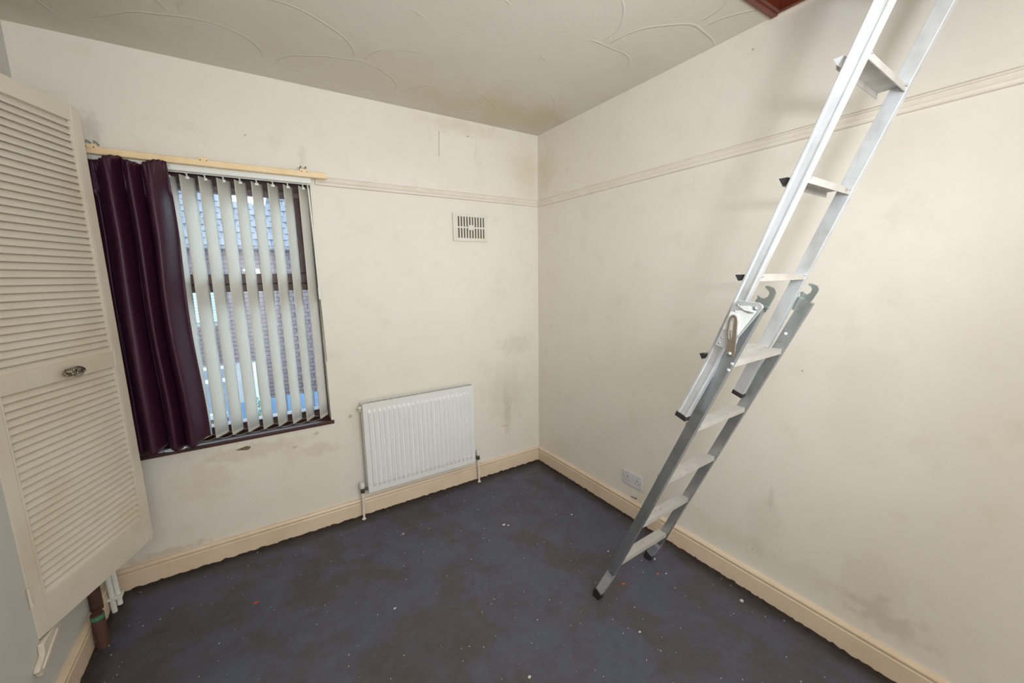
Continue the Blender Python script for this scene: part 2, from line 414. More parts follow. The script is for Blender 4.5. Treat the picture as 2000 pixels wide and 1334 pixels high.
# loft box above the hatch
mb = MB()
mb.box(HX0-.5, HX0-.48, HY0-.3, HY1+.3, H+.12, H+1.3); mb.box(.1, .12, HY0-.3, HY1+.3, H+.12, H+1.3)
mb.box(HX0-.5, .12, HY0-.32, HY0-.3, H+.12, H+1.3); mb.box(HX0-.5, .12, HY1+.3, HY1+.32, H+.12, H+1.3)
mb.box(HX0-.5, .12, HY0-.32, HY1+.32, H+1.3, H+1.32)
o = mb.build('wall_loft', M['roof_base']); S(o, 'dark boarding of the loft space above the hatch', 'loft')

# skirting boards: profile (out from the wall, height)
SK = [(0, 0), (.019, 0), (.019, .088), (.0165, .092), (.0100, .0935), (.0100, .0975), (.018, .100), (.0185, .106), (.014, .113), (.006, .116), (.0, .117)]
def skirt(name, f, t0, t1, label, segs=40):
    mb = MB(); n = len(SK); rings = []
    for k in range(segs+1):
        t = t0+(t1-t0)*k/segs
        w_ = .0012*noise.noise(Vector((t*3, 1.7, 0)))
        rings.append([mb.b.verts.new(f(a+(w_ if a > 0 else 0), b, t)) for a, b in SK])
    for A, B_ in zip(rings, rings[1:]):
        for i in range(n): mb.b.faces.new((A[i], A[(i+1) % n], B_[(i+1) % n], B_[i]))
    mb.b.faces.new(rings[0][::-1]); mb.b.faces.new(rings[-1])
    return S(mb.build(name, M['skirting']), label, 'skirting board')
sk_f = skirt('baseboard_far', lambda a, b, t: (t, -a, b), WL, -.0, 'peach-cream moulded skirting board under the window and radiator')
sk_r = skirt('baseboard_right', lambda a, b, t: (-a, t, b), BK, -.0, 'peach-cream moulded skirting board along the ladder wall')
sk_l = skirt('baseboard_left', lambda a, b, t: (WL+a, t, b), BK, -.019, 'peach-cream moulded skirting board under the cupboard')
# ragged dark edge of old floor covering along the skirtings
mb = MB()
def ragged(p0, p1, nrm, seed):
    L = (Vector(p1)-Vector(p0)).length; n = int(L/.012); prev = None
    for i in range(n+1):
        t = i/n; p = Vector(p0).lerp(Vector(p1), t)
        w_ = .012+.010*noise.noise(Vector((t*L*22, seed, 0)))+.006*noise.noise(Vector((t*L*60, seed, 3)))+.008*max(0, noise.noise(Vector((t*L*5, seed+9, 0))))
        a = mb.b.verts.new((p.x+nrm[0]*.0012, p.y+nrm[1]*.0012, max(.003, .009+.008*noise.noise(Vector((t*L*30, seed, 5)))+.006*noise.noise(Vector((t*L*75, seed, 6)))))); b = mb.b.verts.new((p.x+nrm[0]*w_, p.y+nrm[1]*w_, .0035)); c = mb.b.verts.new((p.x+nrm[0]*(w_+.003), p.y+nrm[1]*(w_+.003), 0))
        if prev: mb.b.faces.new((prev[0], a, b, prev[1])); mb.b.faces.new((prev[1], b, c, prev[2]))
        prev = (a, b, c)
ragged((WL, -.019, 0), (-.0, -.019, 0), (0, -1), 3); ragged((-.019, 0, 0), (-.019, BK, 0), (-1, 0), 5); ragged((WL+.019, 0, 0), (WL+.019, BK, 0), (1, 0), 8)
S(mb.build('trim_4', paint('dark_adhesive_residue', (46, 36, 31), None, .85, 30, .5)), 'ragged dark residue of old carpet along the skirting', 'floor edge')

# picture rails: profile (out, height)
PR = [(0, -.002), (.010, .0), (.013, .004), (.013, .012), (.017, .016), (.022, .024), (.022, .029), (.016, .032), (.014, .040), (.006, .045), (0, .046)]
def rail(name, f, t0, t1, label):
    mb = MB(); mb.prism([(a, 2.003+b) for a, b in PR], f, t0, t1)
    return S(mb.build(name, M['rail_paint']), label, 'picture rail')
rail('trim_1', lambda a, b, t: (t, -a, b), WX1+.02, 0, 'cream picture rail right of the window')
rail('trim_2', lambda a, b, t: (-a, t, b), BK, -.0, 'cream picture rail running behind the ladder')

# square plaster patch near the ceiling
mb = MB(); P4 = [(-.776, 2.20), (-.770, 2.397), (-.507, 2.400), (-.528, 2.205)]
A = [mb.b.verts.new((a, 0, b)) for a, b in P4]; B_ = [mb.b.verts.new((a, -.0008 if b < 2.3 else -.006, b)) for a, b in P4]
mb.b.faces.new(A[::-1]); mb.b.faces.new(B_)
for q in range(4): mb.b.faces.new((A[q], A[(q+1) % 4], B_[(q+1) % 4], B_[q]))
mb.build('plaster_patch', M['wall_window'], wall_w)['label'] = 'square raised patch of plaster above the picture rail'
mb = MB()
for a, b in (((-.778, 2.25), (-.772, 2.399)), ((-.772, 2.3985), (-.507, 2.4015)), ((-.505, 2.401), (-.519, 2.27))):
    pts = [(a[0]+(b[0]-a[0])*k/8+.0015*noise.noise(Vector((k, a[0]*9, 1))), -.0004, a[1]+(b[1]-a[1])*k/8+.0015*noise.noise(Vector((k, a[0]*9, 4)))) for k in range(9)]
    mb.tube(pts, .0012, 5, rf=lambda i: .0005+.0011*abs(noise.noise(Vector((i*.7, a[0]*5, 8)))))
mb.sphere((-.568, -.002, 2.402), .005, (1, .6, .8))
mb.build('crack_line', M['hole'], wall_w)
# spalled plaster hole below the sill
mb = MB(); c = (-1.985, .597); P_ = []
for i in range(22):
    a = 2*PI*i/22; r = 1+.35*noise.noise(Vector((math.cos(a)*2, math.sin(a)*2, 4)))
    P_.append((c[0]+.037*r*math.cos(a), c[1]+.0085*r*math.sin(a)+.004*math.sin(a*2)))
mb.prism(P_, lambda a, b, t: (a, t, b), .001, -.0015)
mb.build('plaster_chip', M['hole'], wall_w)['label'] = 'small ragged hole in the plaster'

# loft hatch lining and trim
hatch = S(bpy.data.objects.new('trim_5', None), 'red-brown varnished frame of the loft hatch', 'hatch frame'); C.objects.link(hatch); hatch.location = (HX1, HY1, H)
for (x0, x1, y0, y1) in ((HX0-.0, HX1, HY1-.018, HY1), (HX0, HX1, HY0, HY0+.018), (HX0, HX0+.018, HY0+.018, HY1-.018), (HX1-.018, HX1, HY0+.018, HY1-.018)):
    mb = MB(); mb.box(x0, x1, y0, y1, H-.006, H+.16, .002); mb.build('lining_board', M['hatch_wood'], hatch)
for (x0, x1, y0, y1) in ((HX0-.03, HX1, HY1-.004, HY1+.022), (HX0-.03, HX1, HY0-.03, HY0+.004), (HX0-.03, HX0+.004, HY0+.004, HY1-.004)):
    mb = MB(); mb.box(x0, x1, y0, y1, H-.012, H-.0002, .004); mb.build('edge_moulding', M['hatch_wood'], hatch)
mb = MB(); mb.box(HX1-.004, 0, HY0-.03, HY1+.018, H-.006, H-.0002, .002); mb.build('edge_moulding', M['rail_paint'], hatch)

# ------------------------------------------------------------------ window
win = S(bpy.data.objects.new('window_1', None), 'dark brown two-light window behind the vertical blind', 'window'); C.objects.link(win); win.location = (-1.96, .12, WZ0)
FY0, FY1 = .095, .165
def wbox(name, x0, x1, y0, y1, z0, z1, m='brown_frame', bev=.003, par=win):
    mb = MB(); mb.box(x0, x1, y0, y1, z0, z1, bev); return mb.build(name, M[m], par)
wbox('window_frame_head', WX0, WX1, FY0, FY1, 1.965, WZ1)
wbox('window_frame_bottom', WX0, WX1, FY0, FY1, WZ0, .715)
wbox('jamb', WX0, WX0+.045, FY0, FY1, .715, 1.965); wbox('jamb', WX1-.05, WX1, FY0, FY1, .715, 1.965)
wbox('transom', WX0+.045, WX1-.05, FY0, FY1, 1.435, 1.475)
sash = wbox('sash_top_rail', WX0+.045, WX1-.05, .085, .15, 1.938, 1.965, 'brown_light')
wbox('sash_bottom_rail', WX0+.045, WX1-.05, .085, .15, 1.475, 1.53)
wbox('sash_stile', WX1-.085, WX1-.05, .085, .15, 1.53, 1.938); wbox('sash_stile', WX0+.045, WX0+.08, .085, .15, 1.53, 1.938)
mb = MB(); mb.box(WX0+.075, WX1-.08, .120, .124, 1.52, 1.945); mb.build('pane', M['glass'], win)
mb = MB(); mb.box(WX0+.04, WX1-.045, .128, .132, .710, 1.44); mb.build('pane', M['glass'], win)
# brown sill board with a lipped nose
mb = MB(); mb.prism([(.10, WZ0-.022), (.10, WZ0), (-.008, WZ0), (-.014, WZ0-.004), (-.014, WZ0-.018), (-.006, WZ0-.022)], lambda a, b, t: (t, a, b), WX0-.0, WX1+.008)
o = mb.build('window_sill', M['brown_frame'], win, bevel=.0015)
mb = MB(); mb.box(WX1-.006, WX1, .0, FY0, WZ0, WZ1); mb.build('reveal_strip', M['rail_paint'], win)
mb = MB(); mb.box(WX1-.0185, WX1-.0065, .075, FY0, WZ0, WZ1-.01); mb.build('jamb_bead', M['brown_frame'], win)

# ------------------------------------------------------------------ vertical blind
bl = thing('vertical_blind', (-1.96, -.03, 2.03), 'ivory vertical blind of angled fabric slats hanging in the window', 'blind')
mb = MB(); mb.prism([(-.052, 1.996), (-.055, 1.999), (-.055, 2.024), (-.052, 2.027), (-.012, 2.027), (-.010, 1.996), (-.016, 1.996), (-.018, 2.003), (-.044, 2.003), (-.046, 1.996)],
                    lambda a, b, t: (t, a, b), -2.40, -1.537)
mb.build('head_rail', M['pvc'], bl)
ang = math.atan2(.0757, .049); u = Vector((math.cos(ang), math.sin(ang), 0))
for k in range(9):
    xl = -2.157+.0699*k
    L0 = Vector((xl, -.040, 0)); ztop, zbot = 1.984, .695
    jit = math.radians(random.uniform(-3, 3)); uu = Vector((math.cos(ang+jit), math.sin(ang+jit), 0)); nn = Vector((-uu.y, uu.x, 0))
    mb = MB()
    def f(s_, t_):
        p = L0+uu*(.0902*s_)+nn*(.0035*math.sin(PI*s_))
        z = zbot+(ztop-zbot)*t_
        return (p.x, p.y+.004*math.sin(t_*2.2+k), z)
    mb.grid(f, 6, 14)
    sl = mb.build('slat', M['slat'], bl, smooth=True, solid=.0008)
    mid = L0+uu*.0445
    mb = MB(); mb.tube([(mid.x, mid.y, 1.980), (mid.x, mid.y, 1.990), (mid.x-.002, mid.y-.003, 2.0)], .0035, 8)
    mb.box(mid.x-.009, mid.x+.009, mid.y-.002, mid.y+.002, 1.972, 1.984, .0015)
    mb.build('hanger', M['pvc'], sl)
    mb = MB(); a = L0+uu*.006; b = L0+uu*.083
    mb.box(0, .077, -.0014, .0014, 0, .016, .001, Matrix.Translation((a.x, a.y, .694)) @ Matrix.Rotation(ang+jit, 4, 'Z'))
    mb.build('bottom_weight', M['slat'], sl)
# beaded links between the slat bottoms
mb = MB()
for k in range(8):
    for side in (0, 1):
        a = Vector((-2.157+.0699*k, -.040, .700))+u*(.089*side*.96); b = a+Vector((.0699, 0, 0))
        for j in range(13):
            t = j/12; p = a.lerp(b, t); p.z -= .010*math.sin(PI*t); mb.sphere(p, .0016, seg=6)
o = mb.build('bead_chain', M['pvc'], bl); o['kind'] = 'stuff'
# control wand and chain
mb = MB(); mb.tube([(-1.556, -.058, 1.985), (-1.553, -.060, 1.965)], .003, 8); mb.tube([(-1.553, -.060, 1.968), (-1.548, -.062, 1.70), (-1.545, -.060, 1.45)], .0045, 10)
mb.tube([(-1.545, -.060, 1.45), (-1.544, -.060, 1.385)], .0075, 10)
mb.build('control_wand', M['pvc'], bl, smooth='auto')
mb = MB(); mb.tube([(-1.544, -.060, 1.385), (-1.540, -.055, 1.2), (-1.538, -.050, 1.03)], .0014, 6); mb.build('cord', M['black'], bl)

# batten across the top of the window
bt = thing('curtain_batten', (-1.9, -.075, 2.03), 'cream painted wooden batten fixed across the top of the window', 'curtain rail')
mb = MB(); n = 30
def bz(x): return 2.037+(x+1.46)*-.004+.004*math.sin((x+1.46)*2.6)
rings = []
for i in range(n+1):
    x = -2.43+(2.43-1.461)*i/n; z = bz(x)
    rings.append([mb.b.verts.new(p) for p in ((x, -.086, z-.0145), (x, -.0885, z-.012), (x, -.0885, z+.012), (x, -.086, z+.0145), (x, -.066, z+.0145), (x, -.066, z-.0145))])
for A, B_ in zip(rings, rings[1:]):
    for i in range(6): mb.b.faces.new((A[i], A[(i+1) % 6], B_[(i+1) % 6], B_[i]))
mb.b.faces.new(rings[0][::-1]); mb.b.faces.new(rings[-1])
mb.build('batten', M['batten'], bt)
for x in (-1.568, -1.985, -2.36):
    z = bz(x)+.0145
    mb = MB(); mb.box(x-.020, x+.020, -.091, -.060, z-.010, z+.009, .003)
    br = mb.build('bracket', M['batten'], bt)
    mb = MB()
    for dx in (-.012, .012): mb.sphere((x+dx, -.091, z-.004), .0025, seg=8)
    mb.build('screw', M['brass'], br)
    if x != -1.985:
        for dx in (-.013, .013):
            mb = MB(); mb.tube([(x+dx, -.07, z+.006), (x+dx*.9, -.066, z+.026), (x+dx*.9, -.03, z+.030), (x+dx*.9, 0, z+.026)], .0028, 8)
            mb.build('hook_arm', M['steel'], br, smooth=True)

# ------------------------------------------------------------------ curtain
cur = thing('curtain', (-2.27, -.11, .69), 'dark aubergine satin curtain gathered at the left of the window', 'curtain')
def cfun(s_, t_):
    # s_: 0 left .. 1 right, t_: 0 bottom .. 1 top
    x0 = -2.465; x1 = -2.112+.012*math.sin(t_*7+1)*(1-t_)
    if t_ > .75: x1 -= .010*(t_-.75)*4
    ph = 2*PI*(4.1*s_+.22*math.sin(2*PI*s_*1.3+1))+.5*math.sin(2.1*t_+.5)+.5*(1-t_)
    amp = .050+.007*noise.noise(Vector((s_*5, t_*1.5, 2)))
    if t_ > .88: amp *= 1-.25*(t_-.88)/.12
    y = -.130+amp*math.sin(ph)+.004*math.sin(2.3*ph+t_*4)+.006*noise.noise(Vector((s_*9, t_*6, 7)))
    y += .010*(1-t_)*math.sin(ph*.5)
    x = x0+(x1-x0)*s_+.006*math.cos(ph)+.004*noise.noise(Vector((s_*4, t_*3, 5)))
    z = .716+.012*math.sin(ph*.5+1)+(1.288+.006*math.sin(ph+.5))*t_
    if t_ > .93: y += .006*math.sin(s_*160)*(t_-.93)/.07
    return (x, min(y, -.078 if t_ < .9 else -.093), z)
mb = MB(); mb.grid(cfun, 200, 90)
mb.build('fabric', M['curtain'], cur, smooth=True, solid=.0015)
mb = MB()
def tape(s_, t_):
    x, y, z = cfun(s_, .95+.03*t_); return (x, y+.003, z)
mb.grid(tape, 120, 3); mb.build('heading_tape', M['curtain'], cur, smooth=True)
for k in range(6):
    x = -2.43+.063*k
    mb = MB(); mb.tube([(x, -.092, 2.0), (x, -.075, 2.012), (x, -.060, 2.010)], .002, 6); mb.build('curtain_hook', M['pvc'], cur)
# white loop on the sill under the curtain
mb = MB(); P_ = []
for i in range(25):
    a = 2*PI*i/24; P_.append((-2.254+.040*math.cos(a), -.030+.013*math.sin(a), .6695+.0035))
mb.tube(P_, .0032, 8, cap=False)
tag(mb.build('plastic_ring', M['pvc'], None, smooth=True), 'white oval plastic ring lying on the sill beneath the curtain', 'ring')

# ------------------------------------------------------------------ louvred door
hx, hy = WL, -.677; dang = math.radians(23.6)   # direction measured from +Y towards +X
ud = Vector((math.sin(dang), math.cos(dang), 0)); nd = Vector((math.cos(dang), -math.sin(dang), 0))  # nd points into the room
def DP(a, b, c):      # a along width, b out of the front face, c height
    p = Vector((hx+.002, hy, 0))+ud*a+nd*b; return (p.x, p.y, c)
DW, DZ0, DZ1, DT = .537, .326, 2.163, .028
door = thing('louvred_door', DP(0, -DT/2, DZ0), 'cream louvred cupboard door standing ajar at the left', 'cupboard door')
DM = Matrix(((ud.x, nd.x, 0, hx+.002), (ud.y, nd.y, 0, hy), (0, 0, 1, 0), (0, 0, 0, 1)))
def dbox(name, a0, a1, b0, b1, z0, z1, mat='door_paint', bev=.0025, par=door):
    mb = MB(); mb.box(a0, a1, b0, b1, z0, z1, bev, DM); return mb.build(name, M[mat], par)
dbox('stile', 0, .043, -DT, 0, DZ0, DZ1)
# outer stile with softly rounded free edge and clipped corners
mb = MB(); a0, a1 = .492, DW
out = [(a0, DZ0), (a1-.014, DZ0), (a1-.004, DZ0+.006), (a1, DZ0+.020), (a1, DZ1-.030), (a1-.005, DZ1-.010), (a1-.018, DZ1), (a0, DZ1)]
mb.prism(out, lambda a, b, t: DP(a, t, b), -DT, 0)
o = mb.build('stile', M['door_paint'], door, bevel=.005)
dbox('bottom_rail', .043, .492, -DT, -.001, DZ0, .450)
dbox('middle_rail', .043, .492, -DT, -.001, 1.146, 1.210)
dbox('top_rail', .043, .492, -DT, -.001, 2.103, DZ1)
# thin beads where the louvres meet the stiles
for a in (.043, .486):
    for z0, z1 in ((.450, 1.146), (1.210, 2.103)): dbox('bead', a, a+.006, -.012, .0015, z0, z1, bev=.0015)
def slat_mesh():
    mb = MB(); th = math.radians(62); n_ = 6
    # cross-section: rounded board leaning, lower edge to the room
    L_, t_ = .0265, .0054; pts = []
    for i in range(6): a = -PI/2+PI*i/5; pts.append((L_/2+t_/2*math.cos(a), t_/2*math.sin(a)))
    for i in range(6): a = PI/2+PI*i/5; pts.append((-L_/2+t_/2*math.cos(a), t_/2*math.sin(a)))
    c_, s_ = math.cos(th), math.sin(th)
    pr = [(b*(-c_)*1+0 + a*0 if False else (a*(-c_)+b*s_), a*s_+b*c_) for a, b in pts]  # (out of face, height)
    def f(b, z, t):
        v = ud*t+nd*b; return (v.x, v.y, z)
    mb.prism(pr, f, .047, .488)
    bmesh.ops.recalc_face_normals(mb.b, faces=mb.b.faces)
    me = bpy.data.meshes.new('slat'); mb.b.to_mesh(me); mb.b.free(); me.materials.append(M['door_paint'])
    for p in me.polygons: p.use_smooth = True
    me.set_sharp_from_angle(angle=math.radians(50)); return me
sm = slat_mesh()
def put_slat(z):
    o = bpy.data.objects.new('slat', sm); C.objects.link(o); p = DP(0, -.0125, z); o.location = p; setpar(o, door)
for k in range(27): put_slat(.450+.0128+.02578*k)
for k in range(35): put_slat(1.210+.0128+.02552*k)
# knob: open wire-work rosette in antique silver
kb = dbox('knob', .268, .284, -.001, .012, 1.168, 1.182, 'silver_knob', .004)
mb = MB(); cK = Vector((.280, .022, 1.175))
def kp(a, b, c): return DP(cK.x+a, cK.y+b, cK.z+c)
for j in range(7):
    ph = j*PI/7; pts = []
    for i in range(17):
        a = 2*PI*i/16; r1 = .030+.006*math.sin(3*a+j)
        pts.append(kp(r1*math.cos(a)*math.cos(ph*.45-.6), .010*math.sin(2*a+ph*2), (.015+.008*math.sin(a*2+ph))*math.sin(a)+.012*math.cos(a)*math.sin(ph*.45-.6)))
    mb.tube(pts, .0019, 6, cap=False)
for j in range(9):
    t = random.uniform(-.024, .024); mb.sphere(kp(t, random.uniform(.002, .012), random.uniform(-.008, .009)+t*.1), .005, seg=8)
mb.build('rosette', M['silver_knob'], kb, smooth=True)
mb = MB(); mb.tube([kp(.030, -.004, .010), kp(.036, .0, -.002), kp(.026, .004, -.017), kp(.008, .004, -.021), kp(-.006, .0, -.016)], .0016, 6)
mb.tube([kp(-.030, -.004, .010), kp(-.038, .0, -.004), kp(-.030, .004, -.014), kp(-.018, .002, -.014)], .0016, 6); mb.build('ring_pull', M['silver_knob'], kb, smooth=True)
# hinges
for z in (.487, 1.95):
    mb = MB(); p = DP(-.003, .004, z); mb.tube([(p[0], p[1], z-.032), (p[0], p[1], z+.032)], .0045, 10)
    h = mb.build('hinge', M['door_paint'], door, smooth='auto')
    mb = MB(); mb.tube([(p[0], p[1], z-.036), (p[0], p[1], z-.030)], .006, 10); mb.build('hinge_pin', M['door_paint'], h, smooth='auto')
# flaking painted sill lip under the cupboard opening
mb = MB()
P0 = [(-.555, .302), (-.575, .270), (-.64, .252), (-.675, .246), (-.735, .232), (-.742, .250), (-.752, .262), (-.735, .274), (-.70, .285), (-.695, .318), (-.60, .318), (-.565, .312)]
mb.prism(P0, lambda a, b, t: (WL+t, a, b), 0, .016)
tag(mb.build('sill_lip', M['door_paint'], wall_l, bevel=.004), 'broken flaking sill strip below the cupboard door', None)
mb = MB(); mb.prism([(-.60, .300), (-.66, .286), (-.725, .264), (-.738, .258), (-.70, .262), (-.62, .285)], lambda a, b, t: (WL+.016+t, a, b), 0, .006); mb.build('paint_flake', M['rail_paint'], wall_l, bevel=.002)

# ------------------------------------------------------------------ corner pipes
pp = thing('standing_pipe', (-2.524, -.36, 0), 'rusty brown pipe stub standing on the floor in the corner, green top', 'pipe')
mb = MB(); mb.lathe([(.021, 0), (.021, .150), (.019, .155), (.012, .156)], Matrix.Translation((-2.524, -.36, 0)), 20); mb.build('pipe_body', M['rust'], pp, smooth='auto')
mb = MB(); mb.lathe([(.0215, .130), (.022, .132), (.022, .146), (.0215, .148)], Matrix.Translation((-2.524, -.36, 0)), 20); mb.build('tape_band', M['green'], pp, smooth='auto')
pp = thing('wall_pipe', (-2.546, -.275, .12), 'dark brown pipe going up the wall behind the louvred door', 'pipe')
mb = MB(); mb.tube([(-2.546, -.275, .118), (-2.546, -.275, .9), (-2.546, -.275, 2.2)], .020, 16); mb.build('pipe_body', M['rust'], pp, smooth='auto')
mb = MB(); mb.lathe([(.021, .62), (.025, .622), (.025, .64), (.021, .642)], Matrix.Translation((-2.546, -.275, 0)), 16); mb.build('collar', M['rust'], pp, smooth='auto')
pp = thing('waste_pipes', (-2.54, -.13, 0), 'pair of white plastic pipes clipped together in the left corner', 'pipe')
for dx, dy, zb in ((0, 0, .0), (.019, .012, .022)):
    mb = MB(); mb.tube([(-2.533+dx, -.150+dy, zb), (-2.536+dx*.9, -.140+dy, .10), (-2.546+dx*.8, -.120+dy, .26), (-2.548+dx*.8, -.11+dy, .9)], .0105, 12); mb.build('pipe_body', M['pvc'], pp, smooth='auto')
mb = MB(); mb.box(-2.550, -2.498, -.162, -.118, .062, .074, .003); mb.build('pipe_clip', M['pvc'], pp)

# ------------------------------------------------------------------ radiator
rad = thing('radiator', (-1.0, 0, .18), 'white ribbed panel radiator on the wall right of the window', 'radiator')
RX0, RX1, RZ0, RZ1, RY = -1.372, -.632, .183, .747, -.092
NF = 23
def rfun(s_, t_):
    x = RX0+(RX1-RX0)*s_; z = RZ0+(RZ1-RZ0)*t_; m_ = .022
    y = RY
    if m_ < s_*(RX1-RX0) < (RX1-RX0)-m_:
        ph = (s_*(RX1-RX0)-m_)/((RX1-RX0)-2*m_)*NF; fr = ph-math.floor(ph)
        r = max(0, min(1, (abs(fr-.5)-.24)/.10)); g = r*r*(3-2*r)     # 1 in the valleys
        zz = min((z-RZ0-.035)/.018, (RZ1-.040-z)/.008); e = max(0, min(1, zz))
        y += -.0085*(1-g)*e+.0015*g*e
    return (x, y, z)
mb = MB(); mb.grid(rfun, NF*10, 80); mb.build('front_panel', M['white_metal'], rad, smooth=True)
mb = MB(); mb.box(RX0+.004, RX1-.004, RY+.001, RY+.010, RZ0, RZ1, .002); mb.box(RX0+.01, RX1-.01, -.048, -.036, RZ0, RZ1-.008, .003); mb.build('water_channel', M['white_metal'], rad)
for x0, x1 in ((RX0-.001, RX0+.003), (RX1-.003, RX1+.001)):
    mb = MB(); mb.box(x0, x1, RY+.002, -.030, RZ0-.002, RZ1+.004, .001); mb.build('side_panel', M['white_metal'], rad)
mb = MB()
fr_ = .006
mb.box(RX0, RX1, RY+.001, RY+.009, RZ1-.001, RZ1+.005, .0015); mb.box(RX0, RX1, -.038, -.030, RZ1-.001, RZ1+.005, .0015)
nb = 64
for k in range(nb+1):
    x = RX0+.003+(RX1-RX0-.006)*k/nb; mb.box(x-.0017, x+.0017, RY+.008, -.036, RZ1+.001, RZ1+.0045)
mb.build('top_grille', M['white_metal'], rad)
mb = MB(); mb.box(RX0+.006, RX1-.006, RY+.012, -.050, RZ1-.014, RZ1-.011); mb.build('grille_shade', M['grille_dark'], rad)  # dark sheet standing in for the unlit inside below the grille
for x in (RX0+.09, RX1-.09):
    mb = MB(); mb.box(x-.018, x+.018, -.036, -.0012, RZ0+.02, RZ1-.05, .002); mb.build('wall_bracket', M['white_metal'], rad)
for x, lab in ((RX0-.010, 0), (RX1+.008, 1)):
    mb = MB(); mb.tube([(x-.008, -.055, RZ1-.025), (x+.010, -.055, RZ1-.025)], .0085, 12); mb.sphere((x, -.055, RZ1-.042), .006); mb.build('bleed_plug', M['pvc' if lab else 'rail_paint'], rad, smooth='auto')
def valve(x, z, cap_h, cap_r, side, label):
    y = -.055; d = 1 if side > 0 else -1
    b_ = MB(); b_.tube([(x, y, z-.024), (x, y, z+.004)], .0105, 12); b_.tube([(x, y, z-.006), (x-d*.024, y, z-.006), (x-d*.034, y, z-.006)], .0088, 12)
    b_.tube([(x, y, z-.026), (x, y, z-.014)], .0135, 6); body = b_.build('valve_body', M['brass'], rad, smooth='auto')
    c_ = MB(); T_ = Matrix.Translation((x, y, z+.003))
    c_.lathe([(cap_r*.8, 0), (cap_r, .004), (cap_r, cap_h*.75), (cap_r*.85, cap_h*.95), (cap_r*.5, cap_h)], T_, 16); o = c_.build('valve_cap', M['pvc'], body, smooth='auto')
    t_ = MB(); t_.tube([(x, y, z-.025), (x+d*.002, y, .10), (x+d*.004, y, 0)], .0072, 10); p = t_.build('supply_pipe', M['rail_paint'], rad, smooth='auto')
    t_ = MB(); t_.lathe([(.010, 0), (.013, .002), (.010, .008)], Matrix.Translation((x+d*.004, y, 0)), 12); t_.build('pipe_collar', M['rail_paint'], p)
valve(-1.403, .205, .036, .0155, -1, 'l'); valve(-.592, .205, .040, .0105, 1, 'r')

# ------------------------------------------------------------------ air vent
vt = thing('air_vent', (-.572, 0, 1.82), 'cream slotted air vent high on the wall below the picture rail', 'vent')
VX0, VX1, VZ0, VZ1 = -.702, -.443, 1.733, 1.912
xs = [VX0, -.672]; 
ns = 10; x = -.672; pit = .0208
cuts = []
for k in range(ns): cuts.append((x+.005+k*pit, x+.005+k*pit+.0108))
xs = sorted({VX0, VX1, *[round(v, 5) for c_ in cuts for v in c_]})
zs = [VZ0, 1.752, 1.812, 1.824, 1.830, 1.842, 1.894, VZ1]; zs = [VZ0, 1.754, 1.806, 1.818, 1.828, 1.840, 1.893, VZ1]
mb = MB(); gv = {}
def gvv(i, j):
    if (i, j) not in gv: gv[(i, j)] = mb.b.verts.new((xs[i], -.009, zs[j]))
    return gv[(i, j)]
for i in range(len(xs)-1):
    xm = (xs[i]+xs[i+1])/2; isl = any(a < xm < b for a, b in cuts); mid_ = abs(xm+.572) < .022
    for j in range(len(zs)-1):
        hole = isl and ((j == 1) or (j == 5) or (j == 2 and not mid_) or (j == 4 and not mid_))
        if not hole: mb.b.faces.new((gvv(i, j), gvv(i+1, j), gvv(i+1, j+1), gvv(i, j+1)))
o = mb.build('face_plate', M['vent'], vt); md = o.modifiers.new('s', 'SOLIDIFY'); md.thickness = .007; md.offset = 0
mb = MB(); mb.box(VX0+.006, VX1-.006, -.006, -.0005, VZ0+.006, VZ1-.006); mb.build('backing', M['slot'], vt)
mb = MB()
for k in range(5): mb.box(-.668+k*pit*2, -.668+k*pit*2+.0075, -.0075, -.006, 1.755, 1.892)
mb.build('shutter', M['rust'], vt)
mb = MB(); mb.box(-.590, -.554, -.0165, -.012, 1.806, 1.840, .003); mb.build('centre_tab', M['vent'], vt)

# ------------------------------------------------------------------ socket and nail
so = thing('double_socket', (0, -.973, .25), 'white double power socket low on the wall behind the ladder', 'socket')
M_ = Matrix.Translation((0, -.973, .249))
mb = MB(); mb.box(-.009, 0, -.074, .074, -.043, .043, .003, M_); mb.build('face_plate', M['socket'], so)
for sy in (.037, -.037):
    mb = MB()
    mb.box(-.0098, -.0085, sy-.0022, sy+.0022, .002, .010, 0, M_)
    for dy in (-.011, .011): mb.box(-.0098, -.0085, sy+dy-.0035, sy+dy+.0035, -.015, -.0115, 0, M_)
    mb.build('pin_hole', M['slot'], so)
    mb = MB(); mb.box(-.0125, -.008, sy+(-.020)-.006+.0, sy-.020+.006, .014, .034, .0015, M_) if False else mb.box(-.0125, -.008, (.0125 if sy > 0 else -.0245), (.0245 if sy > 0 else -.0125), .012, .032, .0015, M_)
    mb.build('switch', M['socket'], so)
for sy in (.060, -.060):
    mb = MB(); mb.tube([(-.0085, -.973+sy, .249), (-.0102, -.973+sy, .249)], .0028, 10); mb.build('screw', M['slot'], so)
mb = MB(); mb.sphere((-.006, -.925, .2945), .005, (1, 1, .8)); mb.build('plaster_blob', M['wall_right'], so)
mb = MB(); mb.tube([(.004, -.955, .128), (-.010, -.985, .138), (-.016, -1.012, .146)], .0020, 8); mb.tube([(-.0158, -1.011, .1458), (-.0168, -1.015, .147)], .0042, 10)
tag(mb.build('nail', M['rust'], None), 'small rusty nail sticking out of the wall under the socket', 'nail')

# ------------------------------------------------------------------ loft ladder
lad = thing('loft_ladder', (-.45, -1.33, 0), 'aluminium two-section loft ladder leaning up to the ceiling hatch', 'ladder')
